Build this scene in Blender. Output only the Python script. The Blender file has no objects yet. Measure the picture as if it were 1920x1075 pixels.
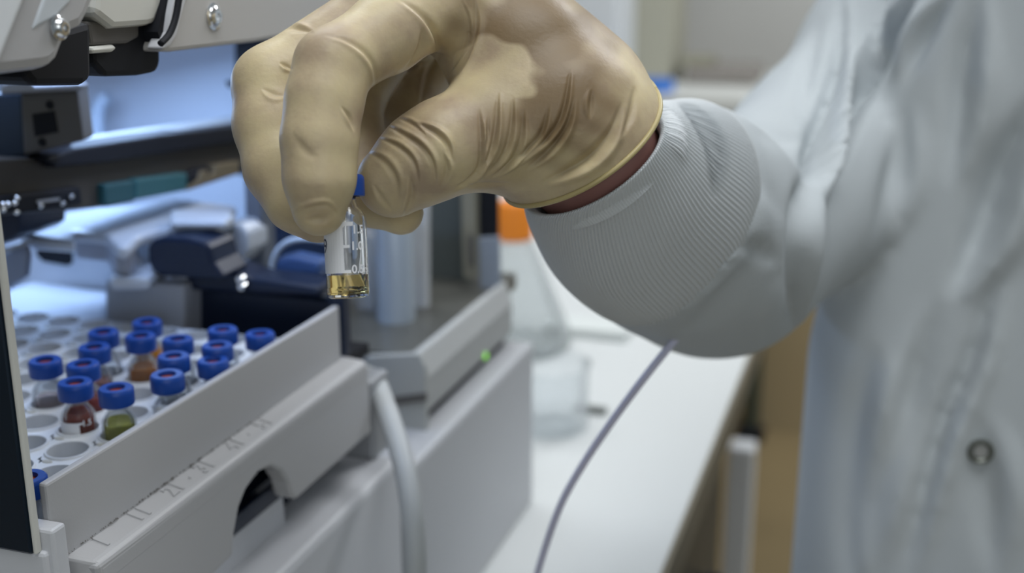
import bpy, bmesh, math, random
import numpy as np
from mathutils import Vector, Matrix
random.seed(4)

# ---------------------------------------------------------------- camera, world, lights, exposure
FPX = 2200.0                                   # focal length in pixels of a 1920 wide frame
PITCH = math.radians(15.94); YAW = math.radians(18.11)
CAM = np.array([0, 0, 1.25])
FWD = np.array([-math.sin(YAW)*math.cos(PITCH), math.cos(YAW)*math.cos(PITCH), -math.sin(PITCH)])
RGT = np.array([math.cos(YAW), math.sin(YAW), 0.0]); UPV = np.cross(RGT, FWD)
scene = bpy.context.scene
cd = bpy.data.cameras.new('camera'); cam = bpy.data.objects.new('camera', cd)
scene.collection.objects.link(cam); scene.camera = cam
cam.matrix_world = Matrix(((RGT[0], UPV[0], -FWD[0], CAM[0]), (RGT[1], UPV[1], -FWD[1], CAM[1]), (RGT[2], UPV[2], -FWD[2], CAM[2]), (0, 0, 0, 1)))
cd.sensor_width = 36; cd.lens = FPX/1920*36; cd.clip_start = 0.02; cd.clip_end = 50
cd.dof.use_dof = True; cd.dof.focus_distance = 0.334; cd.dof.aperture_fstop = 7.6
scene.view_settings.view_transform = 'Standard'; scene.view_settings.look = 'None'
scene.view_settings.gamma = 1; scene.view_settings.use_curve_mapping = False
scene.view_settings.exposure = 0.0
world = bpy.data.worlds.new('world'); scene.world = world; world.use_nodes = True
world.node_tree.nodes['Background'].inputs[0].default_value = (0.78, 0.90, 0.98, 1)
world.node_tree.nodes['Background'].inputs[1].default_value = 0.20

def area(name, loc, target, sx, sy, power, col):
    l = bpy.data.lights.new(name, 'AREA'); l.shape = 'RECTANGLE'; l.size = sx; l.size_y = sy
    l.energy = power; l.color = col
    o = bpy.data.objects.new(name, l); scene.collection.objects.link(o); o.location = loc
    o.rotation_euler = (Vector(target)-Vector(loc)).to_track_quat('-Z', 'Y').to_euler()
    return o
area('ceiling_lamp_light', (0.2, 0.1, 2.74), (0.0, 0.3, 0), 1.4, 0.6, 16, (0.94, 0.97, 1.0))
area('ceiling_lamp_light', (-0.9, 1.2, 2.74), (-0.9, 1.2, 0), 1.2, 0.6, 12, (0.90, 0.96, 1.0))
area('ceiling_lamp_light', (0.8, 2.4, 2.74), (0.8, 2.4, 0), 1.2, 0.6, 45, (0.95, 0.97, 1.0))
area('fill_light', (1.0, -1.6, 1.9), (-0.15, 0.4, 1.1), 1.6, 1.2, 10.5, (0.94, 0.98, 0.98))  # unseen fill added behind the camera's right; no window is modelled
area('autosampler_inside_light', (-0.415, 0.485, 1.205), (-0.36, 0.43, 0.9), 0.14, 0.05, 0.5, (0.42, 0.62, 1.0))

area('autosampler_inside_light', (-0.30, 0.395, 1.236), (-0.33, 0.45, 1.05), 0.12, 0.03, 0.20, (0.45, 0.62, 1.0))  # second unseen light, added so the castings' fronts turn blue

# ---------------------------------------------------------------- helpers
def ray(px, py): return FWD + RGT*(px-960)/FPX - UPV*(py-537.5)/FPX
def at(px, py, d): return CAM + ray(px, py)*d
def on(px, py, ax, v):
    r = ray(px, py); return CAM + r*((v-CAM[ax])/r[ax])
def onx(v, pts): return [on(x, y, 0, v) for x, y in pts]
def ony(v, pts): return [on(x, y, 1, v) for x, y in pts]
def onz(v, pts): return [on(x, y, 2, v) for x, y in pts]

MATS = {}
def mat(name, col, rough=0.5, metal=0.0, bump=0.0, bscale=400, var=0.0, vscale=30, sss=0.0, trans=0.0, ior=1.45, emit=None, alpha=1.0, spec=0.5, coat=0.0):
    if name in MATS: return MATS[name]
    m = bpy.data.materials.new(name); m.use_nodes = True; nt = m.node_tree; b = nt.nodes['Principled BSDF']
    b.inputs['Base Color'].default_value = (*col, 1); b.inputs['Roughness'].default_value = rough
    b.inputs['Metallic'].default_value = metal; b.inputs['IOR'].default_value = ior
    b.inputs['Transmission Weight'].default_value = trans; b.inputs['Specular IOR Level'].default_value = spec
    b.inputs['Coat Weight'].default_value = coat
    if sss:
        b.inputs['Subsurface Weight'].default_value = sss; b.inputs['Subsurface Radius'].default_value = (1, .6, .3)
        b.inputs['Subsurface Scale'].default_value = 0.003
    if emit: b.inputs['Emission Color'].default_value = (*emit[0], 1); b.inputs['Emission Strength'].default_value = emit[1]
    if bump or var:
        tc = nt.nodes.new('ShaderNodeTexCoord')
    if bump:
        n = nt.nodes.new('ShaderNodeTexNoise'); n.inputs['Scale'].default_value = bscale; n.inputs['Detail'].default_value = 3
        bp = nt.nodes.new('ShaderNodeBump'); bp.inputs['Strength'].default_value = bump; bp.inputs['Distance'].default_value = 0.0006
        nt.links.new(tc.outputs['Object'], n.inputs['Vector']); nt.links.new(n.outputs[0], bp.inputs['Height']); nt.links.new(bp.outputs[0], b.inputs['Normal'])
    if var:
        n2 = nt.nodes.new('ShaderNodeTexNoise'); n2.inputs['Scale'].default_value = vscale; n2.inputs['Detail'].default_value = 4
        mr = nt.nodes.new('ShaderNodeMapRange'); mr.inputs[1].default_value = .3; mr.inputs[2].default_value = .7
        mr.inputs[3].default_value = 1-var; mr.inputs[4].default_value = 1+var*.5
        mx = nt.nodes.new('ShaderNodeVectorMath'); mx.operation = 'SCALE'; mx.inputs[0].default_value = col
        nt.links.new(tc.outputs['Object'], n2.inputs['Vector']); nt.links.new(n2.outputs[0], mr.inputs[0]); nt.links.new(mr.outputs[0], mx.inputs['Scale']); nt.links.new(mx.outputs[0], b.inputs['Base Color'])
    MATS[name] = m; return m

def empty(name, loc, label=None, cat=None, group=None, kind=None):
    o = bpy.data.objects.new(name, None); scene.collection.objects.link(o); o.location = tuple(loc); o.empty_display_size = .02
    tag(o, label, cat, group, kind); return o
def tag(o, label=None, cat=None, group=None, kind=None):
    if label: o['label'] = label
    if cat: o['category'] = cat
    if group: o['group'] = group
    if kind: o['kind'] = kind
    return o
def wloc(o):
    p = Vector((0, 0, 0))
    while o is not None: p += o.location; o = o.parent
    return p
def mesh(name, v, f, m, parent=None, smooth=False, bevel=0, label=None, seg=2):
    v = np.asarray(v, dtype=float); off = np.array(wloc(parent)) if parent is not None else np.zeros(3)
    loc = np.zeros(3)
    me = bpy.data.meshes.new(name); me.from_pydata([tuple(p) for p in (v-off-loc)], [], [tuple(int(i) for i in q) for q in f]); me.update()
    bm = bmesh.new(); bm.from_mesh(me); bmesh.ops.recalc_face_normals(bm, faces=bm.faces); bm.to_mesh(me); bm.free()
    me.materials.append(m)
    if smooth: me.polygons.foreach_set('use_smooth', [True]*len(me.polygons))
    o = bpy.data.objects.new(name, me); scene.collection.objects.link(o)
    if parent is not None: o.parent = parent
    if bevel:
        md = o.modifiers.new('bevel', 'BEVEL'); md.width = bevel; md.segments = seg; md.limit_method = 'ANGLE'; md.angle_limit = math.radians(35)
    if label: o['label'] = label
    return o
def rebase(o):
    """put the origin of a single-mesh thing at its own middle bottom"""
    n = len(o.data.vertices); a = np.empty(n*3); o.data.vertices.foreach_get('co', a); a = a.reshape(-1, 3)
    c = np.array([(a[:, 0].min()+a[:, 0].max())/2, (a[:, 1].min()+a[:, 1].max())/2, a[:, 2].min()])
    o.data.vertices.foreach_set('co', (a-c).ravel()); o.location = tuple(c); o.data.update(); return o
def box(name, x0, x1, y0, y1, z0, z1, m, parent=None, bevel=0.0, label=None):
    v = [(x, y, z) for x in (x0, x1) for y in (y0, y1) for z in (z0, z1)]
    f = [(0, 1, 3, 2), (4, 6, 7, 5), (0, 4, 5, 1), (2, 3, 7, 6), (0, 2, 6, 4), (1, 5, 7, 3)]
    return mesh(name, v, f, m, parent, False, bevel, label)
def prism(name, pts, ext, m, parent=None, bevel=0.0, label=None):
    """closed outline (points in one plane) given thickness along ext"""
    pts = [np.array(p) for p in pts]; n = len(pts); e = np.array(ext, float)
    v = pts+[p+e for p in pts]
    f = [tuple(range(n)), tuple(range(2*n-1, n-1, -1))]+[(i, (i+1) % n, n+(i+1) % n, n+i) for i in range(n)]
    return mesh(name, v, f, m, parent, False, bevel, label)
def frame_from(axis):
    a = np.array(axis, float); a /= np.linalg.norm(a)
    h = np.array([0, 0, 1.]) if abs(a[2]) < .9 else np.array([1., 0, 0])
    u = np.cross(h, a); u /= np.linalg.norm(u); return u, np.cross(a, u), a
def lathe_geo(profile, origin=(0, 0, 0), axis=(0, 0, 1), n=32, closed=False):
    u, w, a = frame_from(axis); o = np.array(origin, float); v = []; f = []
    for r, h in profile:
        for k in range(n):
            t = 2*math.pi*k/n; v.append(o+a*h+(u*math.cos(t)+w*math.sin(t))*max(r, 1e-6))
    m_ = len(profile)
    for i in range(m_-1 if not closed else m_):
        j = (i+1) % m_
        for k in range(n):
            f.append((i*n+k, i*n+(k+1) % n, j*n+(k+1) % n, j*n+k))
    if not closed:
        f.append(tuple(range(n-1, -1, -1))); f.append(tuple((m_-1)*n+k for k in range(n)))
    return v, f
def lathe(name, profile, origin, axis, m, parent=None, n=32, closed=False, label=None, bevel=0, smooth=True):
    v, f = lathe_geo(profile, origin, axis, n, closed)
    o = mesh(name, v, f, m, parent, smooth, bevel, label)
    if smooth: sharpen(o)
    return o
def sharpen(o, ang=35):
    me = o.data; bm = bmesh.new(); bm.from_mesh(me)
    for e in bm.edges:
        if len(e.link_faces) == 2 and e.calc_face_angle(0) > math.radians(ang): e.smooth = False
    bm.to_mesh(me); bm.free()
def catmull(pts, rad, k=8):
    P = [np.array(p, float) for p in pts]; out = []; R = []
    for i in range(len(P)-1):
        p0 = P[max(i-1, 0)]; p1 = P[i]; p2 = P[i+1]; p3 = P[min(i+2, len(P)-1)]
        for j in range(k):
            t = j/k
            out.append(.5*((2*p1)+(-p0+p2)*t+(2*p0-5*p1+4*p2-p3)*t*t+(-p0+3*p1-3*p2+p3)*t**3)); R.append(rad[i]*(1-t)+rad[i+1]*t)
    out.append(P[-1]); R.append(rad[-1]); return out, R
def tube(name, pts, rad, m, parent=None, n=16, k=8, label=None):
    if not hasattr(rad, '__len__'): rad = [rad]*len(pts)
    P, R = catmull(pts, rad, k) if k > 1 else ([np.array(p, float) for p in pts], list(rad))
    v = []; f = []; u = None
    for i, p in enumerate(P):
        t = P[min(i+1, len(P)-1)]-P[max(i-1, 0)]; t /= np.linalg.norm(t)
        if u is None: u = frame_from(t)[0]
        u = u-t*(u@t); u /= np.linalg.norm(u); w = np.cross(t, u)
        for q in range(n): v.append(p+(u*math.cos(2*math.pi*q/n)+w*math.sin(2*math.pi*q/n))*R[i])
    for i in range(len(P)-1):
        for q in range(n): f.append((i*n+q, i*n+(q+1) % n, (i+1)*n+(q+1) % n, (i+1)*n+q))
    f.append(tuple(range(n-1, -1, -1))); f.append(tuple((len(P)-1)*n+q for q in range(n)))
    return mesh(name, v, f, m, parent, True, 0, label)
def merge(*geos):
    V = []; Fc = []
    for v, f in geos:
        b = len(V); V += list(v); Fc += [tuple(i+b for i in q) for q in f]
    return V, Fc
def text_geo(s, size, ext=0.0, bold=0.0):
    """flat lettering as (verts, faces): x right, y up, centred"""
    c = bpy.data.curves.new('t', 'FONT'); c.body = s; c.size = size; c.extrude = ext; c.offset = bold; c.align_x = 'CENTER'; c.align_y = 'CENTER'; c.resolution_u = 3
    o = bpy.data.objects.new('t', c); scene.collection.objects.link(o)
    dg = bpy.context.evaluated_depsgraph_get(); dg.update(); me = bpy.data.meshes.new_from_object(o.evaluated_get(dg))
    v = [np.array(x.co) for x in me.vertices]; f = [tuple(p.vertices) for p in me.polygons]
    bpy.data.objects.remove(o); bpy.data.curves.remove(c); bpy.data.meshes.remove(me); return v, f
def place_geo(g, o, ex, ey, ez):
    o, ex, ey, ez = map(np.array, (o, ex, ey, ez)); return [o+ex*p[0]+ey*p[1]+ez*p[2] for p in g[0]], g[1]

# ---------------------------------------------------------------- sculpting: rounded limbs joined by a smooth union and skinned
def c2w(v):
    v = np.asarray(v); return CAM + v[:, :1]*RGT + v[:, 1:2]*UPV + v[:, 2:3]*FWD
def cc(px, py, d): return np.array([(px-960)/FPX*d, -(py-537.5)/FPX*d, d])      # camera-frame metres
def w2c(p):
    d = np.array(p)-CAM; return np.array([d@RGT, d@UPV, d@FWD])
def smin(a, b, k):
    if k <= 0: return np.minimum(a, b)
    h = np.maximum(k-np.abs(a-b), 0)/k; return np.minimum(a, b)-h*h*k*.25
def cone(P, a, b, ra, rb, flat=None, fk=1.0):
    if flat is not None:
        n = flat/np.linalg.norm(flat); P = P+((P-a)@n)[..., None]*n*(fk-1); b = b+n*((b-a)@n)*(fk-1)
    ab = b-a; L = ab@ab+1e-12; t = np.clip(((P-a)@ab)/L, 0, 1)
    return np.linalg.norm(P-a-t[..., None]*ab, axis=-1)-(ra+(rb-ra)*t)
def chain(P, pts, rads, k=0.0, **kw):
    d = None
    for i in range(len(pts)-1):
        c = cone(P, pts[i], pts[i+1], rads[i], rads[i+1], **kw); d = c if d is None else smin(d, c, k)
    return d
def skin(fn, lo, hi, h):
    ax = [np.arange(lo[i], hi[i]+h, h) for i in range(3)]; n = [len(a) for a in ax]
    Fv = np.empty(n, np.float32)
    for i0 in range(0, n[0], 24):
        g = np.stack(np.meshgrid(ax[0][i0:i0+24], ax[1], ax[2], indexing='ij'), -1); Fv[i0:i0+24] = fn(g)
    S = Fv < 0
    cnt = sum(S[i:n[0]-1+i, j:n[1]-1+j, k:n[2]-1+k].astype(np.int8) for i in (0, 1) for j in (0, 1) for k in (0, 1))
    act = (cnt > 0) & (cnt < 8); idx = -np.ones(act.shape, int); C = np.argwhere(act); idx[act] = np.arange(len(C))
    acc = np.zeros((len(C), 3)); num = np.zeros(len(C)); cor = [(i, j, k) for i in (0, 1) for j in (0, 1) for k in (0, 1)]
    for a in cor:
        for d in range(3):
            if a[d]: continue
            b = list(a); b[d] = 1
            fa = Fv[C[:, 0]+a[0], C[:, 1]+a[1], C[:, 2]+a[2]]; fb = Fv[C[:, 0]+b[0], C[:, 1]+b[1], C[:, 2]+b[2]]
            s = (fa < 0) != (fb < 0); t = np.where(s, fa/np.where(s, fa-fb, 1), 0)
            p = np.tile(np.array(a, float), (len(C), 1)); p[:, d] = t
            acc[s] += p[s]; num[s] += 1
    V = (C+acc/num[:, None])*h+np.array(lo)
    F = []
    for d in range(3):
        u, w = [(1, 2), (2, 0), (0, 1)][d]
        sl0 = [slice(None)]*3; sl1 = [slice(None)]*3; sl0[d] = slice(0, -1); sl1[d] = slice(1, None)
        A = S[tuple(sl0)]; B = S[tuple(sl1)]; E_ = np.argwhere(A != B)
        ok = (E_[:, u] > 0) & (E_[:, w] > 0) & (E_[:, u] < n[u]-1) & (E_[:, w] < n[w]-1); E_ = E_[ok]
        ins = A[E_[:, 0], E_[:, 1], E_[:, 2]]
        def cell(du, dw):
            q = E_.copy(); q[:, u] -= du; q[:, w] -= dw; return idx[q[:, 0], q[:, 1], q[:, 2]]
        q = np.stack([cell(1, 1), cell(0, 1), cell(0, 0), cell(1, 0)], 1)
        q[~ins] = q[~ins][:, ::-1]; F.append(q)
    F = np.concatenate(F); F = F[(F >= 0).all(1)]
    return V, F
def build_mesh_np(name, V, F, m, parent):
    me = bpy.data.meshes.new(name); me.vertices.add(len(V)); me.vertices.foreach_set('co', np.asarray(V, np.float32).ravel())
    me.loops.add(len(F)*4); me.loops.foreach_set('vertex_index', F.ravel().astype(np.int32)); me.polygons.add(len(F))
    me.polygons.foreach_set('loop_start', np.arange(0, len(F)*4, 4, dtype=np.int32)); me.polygons.foreach_set('loop_total', np.full(len(F), 4, np.int32))
    me.update(calc_edges=True); me.validate(); me.polygons.foreach_set('use_smooth', np.ones(len(me.polygons), bool)); me.materials.append(m)
    o = bpy.data.objects.new(name, me); scene.collection.objects.link(o)
    if parent is not None: o.parent = parent
    return o
def adj(F, n):
    e = np.concatenate([F[:, [0, 1]], F[:, [1, 2]], F[:, [2, 3]], F[:, [3, 0]]]); e = np.concatenate([e, e[:, ::-1]]); return e
def relax(V, F, it=2, lam=.5):
    e = adj(F, len(V)); c = np.bincount(e[:, 0], minlength=len(V)).astype(float); c[c == 0] = 1
    for _ in range(it):
        s = np.stack([np.bincount(e[:, 0], V[e[:, 1], i], len(V)) for i in range(3)], 1)/c[:, None]; V = V+(s-V)*lam
    return V
def normals(V, F):
    nf = np.cross(V[F[:, 2]]-V[F[:, 0]], V[F[:, 3]]-V[F[:, 1]]); N = np.zeros_like(V)
    for k in range(4):
        for i in range(3): N[:, i] += np.bincount(F[:, k], nf[:, i], len(V))
    N /= np.linalg.norm(N, axis=1)[:, None]+1e-12; return N
def subdiv(V, F):
    """one Catmull-like split of every quad (vertices kept, then relaxed by the caller)"""
    n = len(V); e = np.concatenate([F[:, [0, 1]], F[:, [1, 2]], F[:, [2, 3]], F[:, [3, 0]]]); es = np.sort(e, 1)
    key = es[:, 0].astype(np.int64)*n+es[:, 1]; uk, inv = np.unique(key, return_inverse=True)
    mid = (V[uk//n]+V[uk % n])/2; cen = V[F].mean(1); m = len(F); E_ = n+inv.reshape(4, m).T; c = n+len(uk)+np.arange(m)
    NF = np.concatenate([np.stack([F[:, k], E_[:, k], c, E_[:, (k+3) % 4]], 1) for k in range(4)])
    return np.concatenate([V, mid, cen]), NF
def polydist(X, Y, pl):
    """distance in px to a polyline, side sign and end fade"""
    best = np.full(len(X), 1e9); sg = np.zeros(len(X)); tt = np.zeros(len(X)); pl = np.array(pl, float)
    seg = np.linalg.norm(np.diff(pl, axis=0), axis=1); cum = np.concatenate([[0], np.cumsum(seg)]); L = cum[-1]
    for i in range(len(pl)-1):
        a, b = pl[i], pl[i+1]; ab = b-a; t = np.clip(((X-a[0])*ab[0]+(Y-a[1])*ab[1])/(ab@ab), 0, 1)
        dx = X-a[0]-t*ab[0]; dy = Y-a[1]-t*ab[1]; d = np.hypot(dx, dy); s = np.sign(ab[0]*dy-ab[1]*dx); k = d < best
        best[k] = d[k]; sg[k] = s[k]; tt[k] = ((cum[i]+t*seg[i])/L)[k]
    return best, sg, tt
def smoothpl(pl, k=5):
    P, _ = catmull([(*p, 0) for p in pl], [0]*len(pl), k); return [(p[0], p[1]) for p in P]
def fold(V, N, lines, dmin=0, dmax=9):
    """press creases and raise ridges along the cloth folds: (points, width px, depth m, ridge side)"""
    Z = V[:, 2]; X = 960+FPX*V[:, 0]/Z; Y = 537.5-FPX*V[:, 1]/Z
    view = -V/np.linalg.norm(V, axis=1)[:, None]; fac = np.clip((N*view).sum(1)*2.2, 0, 1); fac *= (Z > dmin) & (Z < dmax)
    D = np.zeros(len(V))
    for pl, w, amp, side in lines:
        pl = smoothpl(pl); x0, y0 = np.min(pl, 0)-4*w; x1, y1 = np.max(pl, 0)+4*w
        k = np.where((X > x0) & (X < x1) & (Y > y0) & (Y < y1) & (fac > 0))[0]
        if not len(k): continue
        d, s, t = polydist(X[k], Y[k], pl); fade = np.clip(np.sin(np.pi*np.clip(t, 0.0, 1.0)), 0, 1)**1.1; w = w*(.45+.55*fade)
        prof = -amp*np.exp(-(d/w)**2)
        if side: prof += .75*amp*np.exp(-((d*s*side-1.7*w)/(1.1*w))**2)
        D[k] += prof*fade
    return V+N*(D*fac)[:, None]
# ---------------------------------------------------------------- materials
white_plastic = mat('white_plastic', (.56, .57, .60), .42, bump=.05, bscale=1500)
grey_plastic = mat('grey_plastic', (.42, .42, .43), .45, bump=.05, bscale=1500)
cream_plastic = mat('cream_plastic', (.60, .60, .56), .45)
steel_grey = mat('steel_grey', (.33, .34, .36), .4, .3)
dark_metal = mat('dark_metal', (.11, .105, .10), .5, .2)
black_plastic = mat('black_plastic', (.010, .011, .015), .6, spec=.25)
navy_plastic = mat('navy_plastic', (.007, .014, .036), .35)
navy_glass = mat('navy_glass', (.006, .014, .026), .12, spec=.6)
blue_cap = mat('blue_cap', (.010, .060, .32), .38, sss=.0)
septum_red = mat('septum_red', (.42, .075, .03), .7)
rack_white = mat('rack_white', (.60, .63, .67), .4)
glass = mat('glass', (1, 1, 1), .01, trans=1.0, ior=1.47)
def thin(name, tint, spec_mix=.5, diff=None, dmix=0.0):
    m = bpy.data.materials.new(name); m.use_nodes = True; nt = m.node_tree; nt.nodes.clear(); L = nt.links.new
    out = nt.nodes.new('ShaderNodeOutputMaterial'); tr = nt.nodes.new('ShaderNodeBsdfTransparent'); tr.inputs[0].default_value = (*tint, 1)
    gl = nt.nodes.new('ShaderNodeBsdfGlossy'); gl.inputs['Roughness'].default_value = .03; gl.inputs[0].default_value = (.95, .95, .95, 1)
    fr0 = nt.nodes.new('ShaderNodeLayerWeight'); fr0.inputs['Blend'].default_value = spec_mix
    fr = nt.nodes.new('ShaderNodeMath'); fr.operation = 'MULTIPLY'; fr.inputs[1].default_value = .55; L(fr0.outputs['Fresnel'], fr.inputs[0])
    mx = nt.nodes.new('ShaderNodeMixShader'); L(fr.outputs[0], mx.inputs[0]); L(tr.outputs[0], mx.inputs[1]); L(gl.outputs[0], mx.inputs[2]); last = mx
    if diff:
        df = nt.nodes.new('ShaderNodeBsdfTranslucent'); df.inputs[0].default_value = (*diff, 1); d2 = nt.nodes.new('ShaderNodeBsdfDiffuse'); d2.inputs[0].default_value = (*diff, 1)
        a = nt.nodes.new('ShaderNodeMixShader'); a.inputs[0].default_value = .5; L(df.outputs[0], a.inputs[1]); L(d2.outputs[0], a.inputs[2])
        b = nt.nodes.new('ShaderNodeMixShader'); b.inputs[0].default_value = dmix; L(mx.outputs[0], b.inputs[1]); L(a.outputs[0], b.inputs[2]); last = b
    L(last.outputs[0], out.inputs[0]); return m
thin_glass = thin('thin_glass', (.97, .98, .985), .22, (.72, .76, .80), .07)
print_white = mat('print_white', (.74, .75, .78), .6)
ink = mat('ink', (.03, .03, .06), .6)
chrome = mat('chrome', (.72, .73, .74), .18, 1.0)
teal = mat('teal', (.018, .075, .085), .5)
brass = mat('brass', (.20, .16, .10), .5, .4)
cast_metal = mat('cast_metal', (.58, .62, .68), .35, .15)
bench_mat = mat('bench_laminate', (.60, .62, .62), .35)
orange_cap = mat('orange_cap', (.80, .24, .02), .4)
coat_mat = mat('coat_cloth', (.47, .505, .525), .85, bump=.35, bscale=900, sss=0)
knit_mat = mat('knit_cloth', (.60, .63, .65), .9, bump=.3, bscale=1200)
skin_mat = mat('skin', (.40, .22, .18), .5, sss=.1)

# ---------------------------------------------------------------- the person: body, glove, coat
def glove_material():
    m = bpy.data.materials.new('latex_glove'); m.use_nodes = True; nt = m.node_tree; b = nt.nodes['Principled BSDF']
    L = nt.links.new; tc = nt.nodes.new('ShaderNodeTexCoord')
    n = nt.nodes.new('ShaderNodeTexNoise'); n.inputs['Scale'].default_value = 55; n.inputs['Detail'].default_value = 5; n.inputs['Roughness'].default_value = .55
    cr = nt.nodes.new('ShaderNodeValToRGB'); e = cr.color_ramp.elements
    e[0].position = .34; e[0].color = (.41, .315, .215, 1); e[1].position = .68; e[1].color = (.60, .505, .30, 1)
    w = e.new(.5); w.color = (.53, .43, .27, 1)
    L(tc.outputs['Object'], n.inputs['Vector']); L(n.outputs[0], cr.inputs[0])
    at_ = nt.nodes.new('ShaderNodeAttribute'); at_.attribute_name = 'cling_shade'
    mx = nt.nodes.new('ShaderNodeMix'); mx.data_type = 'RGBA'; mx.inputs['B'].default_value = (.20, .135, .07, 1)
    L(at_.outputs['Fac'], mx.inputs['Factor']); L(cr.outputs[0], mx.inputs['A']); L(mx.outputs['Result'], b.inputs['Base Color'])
    b.inputs['Roughness'].default_value = .46; b.inputs['Specular IOR Level'].default_value = .4
    b.inputs['Subsurface Weight'].default_value = .12; b.inputs['Subsurface Radius'].default_value = (1, .6, .25); b.inputs['Subsurface Scale'].default_value = .0025
    n3 = nt.nodes.new('ShaderNodeTexNoise'); n3.inputs['Scale'].default_value = 700; n3.inputs['Detail'].default_value = 4
    bp = nt.nodes.new('ShaderNodeBump'); bp.inputs['Strength'].default_value = .22; bp.inputs['Distance'].default_value = .0004
    L(tc.outputs['Object'], n3.inputs['Vector']); L(n3.outputs[0], bp.inputs['Height']); L(bp.outputs[0], b.inputs['Normal'])
    return m
W_C = cc(1091, 275, .357)                               # the wrist, middle of the glove's opening
W_A = np.array([.52, -.70, .47]); W_A /= np.linalg.norm(W_A)   # along the forearm, away from the hand
def mm(*r): return [x/1000 for x in r]
INDEX = ([cc(830, 0, .345), cc(725, 62, .330), cc(624, 124, .3165), cc(608, 190, .314), cc(599, 262, .3125), cc(599, 335, .3125), cc(598, 393, .314)], mm(11.5, 10.8, 10.0, 9.95, 9.8, 9.2, 7.2))
MIDDLE = ([cc(860, -40, .370), cc(700, 35, .362), cc(512, 160, .348), cc(513, 235, .344), cc(531, 315, .340), cc(562, 373, .337), cc(597, 404, .335)], mm(12.5, 11.5, 11.5, 11.3, 10.9, 9.6, 8.0))
RING = ([cc(920, -10, .392), cc(735, 60, .388), cc(655, 190, .382), cc(672, 300, .374), cc(700, 372, .362), cc(752, 399, .356)], mm(12.5, 11, 10.5, 9.8, 8.4, 6.9))
LITTLE = ([cc(960, 40, .412), cc(820, 110, .410), cc(745, 210, .404), cc(770, 300, .394), cc(830, 330, .384)], mm(12, 10, 9.2, 8.6, 7.6))
THUMB = ([cc(1000, 225, .352), cc(905, 255, .343), cc(835, 275, .338), cc(790, 300, .340), cc(737, 340, .3415)], mm(17.5, 15.6, 13.4, 12.6, 10.7))
def hand_field(P):
    pn = np.array([.15, .55, .82])
    palm = smin(smin(cone(P, cc(905, 30, .365), W_C, .0195, .0215), cone(P, cc(930, 20, .398), W_C+[-.002, .002, .002], .017, .020), .012), cone(P, cc(985, 110, .354), cc(1078, 205, .360), .0190, .0180), .014)
    palm = smin(palm, cone(P, cc(895, 5, .382), cc(1112, 160, .366), .0165, .0140), .012)
    palm = smin(palm, cone(P, W_C, W_C+W_A*.03, .0238, .0245), .010)
    palm = smin(palm, cone(P, W_C-W_A*.012, W_C, .0236, .0252), .004)
    thumb = chain(P, *THUMB, k=.004); palm = smin(palm, thumb, .011)
    i_ = chain(P, *INDEX, k=.0035); m_ = chain(P, *MIDDLE, k=.0035); r_ = chain(P, *RING, k=.0035); l_ = chain(P, *LITTLE, k=.003)
    def attach(a, f, k, knuckle):                 # only the root of a finger flows into the palm
        s = np.clip((np.linalg.norm(P-knuckle, axis=-1)-.030)/.016, 0, 1); kk = k*(1-s)+.0012*s
        h = np.maximum(kk-np.abs(a-f), 0)/kk; return np.minimum(a, f)-h*h*kk*.25
    d = palm
    d = attach(d, l_, .010, LITTLE[0][0]); d = attach(d, r_, .010, RING[0][0]); d = attach(d, m_, .010, MIDDLE[0][0]); d = attach(d, i_, .010, INDEX[0][0])
    d = np.maximum(d, (P-W_C)@W_A)                # open end of the glove
    t = (P-W_C)@W_A; q = np.linalg.norm(P-W_C-t[..., None]*W_A, axis=-1)-(.0222)
    return np.maximum(d, -np.maximum(q, -(t+.010)))
V, Fq = skin(hand_field, np.array([-.088, -.004-.03, .295]), np.array([.052, .108, .432]), .0009)
V = relax(V, Fq, 3, .5); V, Fq = subdiv(V, Fq); V = relax(V, Fq, 2, .5); V, Fq = subdiv(V, Fq); V = relax(V, Fq, 2, .5)
N = normals(V, Fq)
if ((V[Fq[:, 0]]*0+N[Fq[:, 0]])*(V[Fq[:, 0]]-V.mean(0))).sum() < 0: Fq = Fq[:, ::-1]; N = -N
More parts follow.
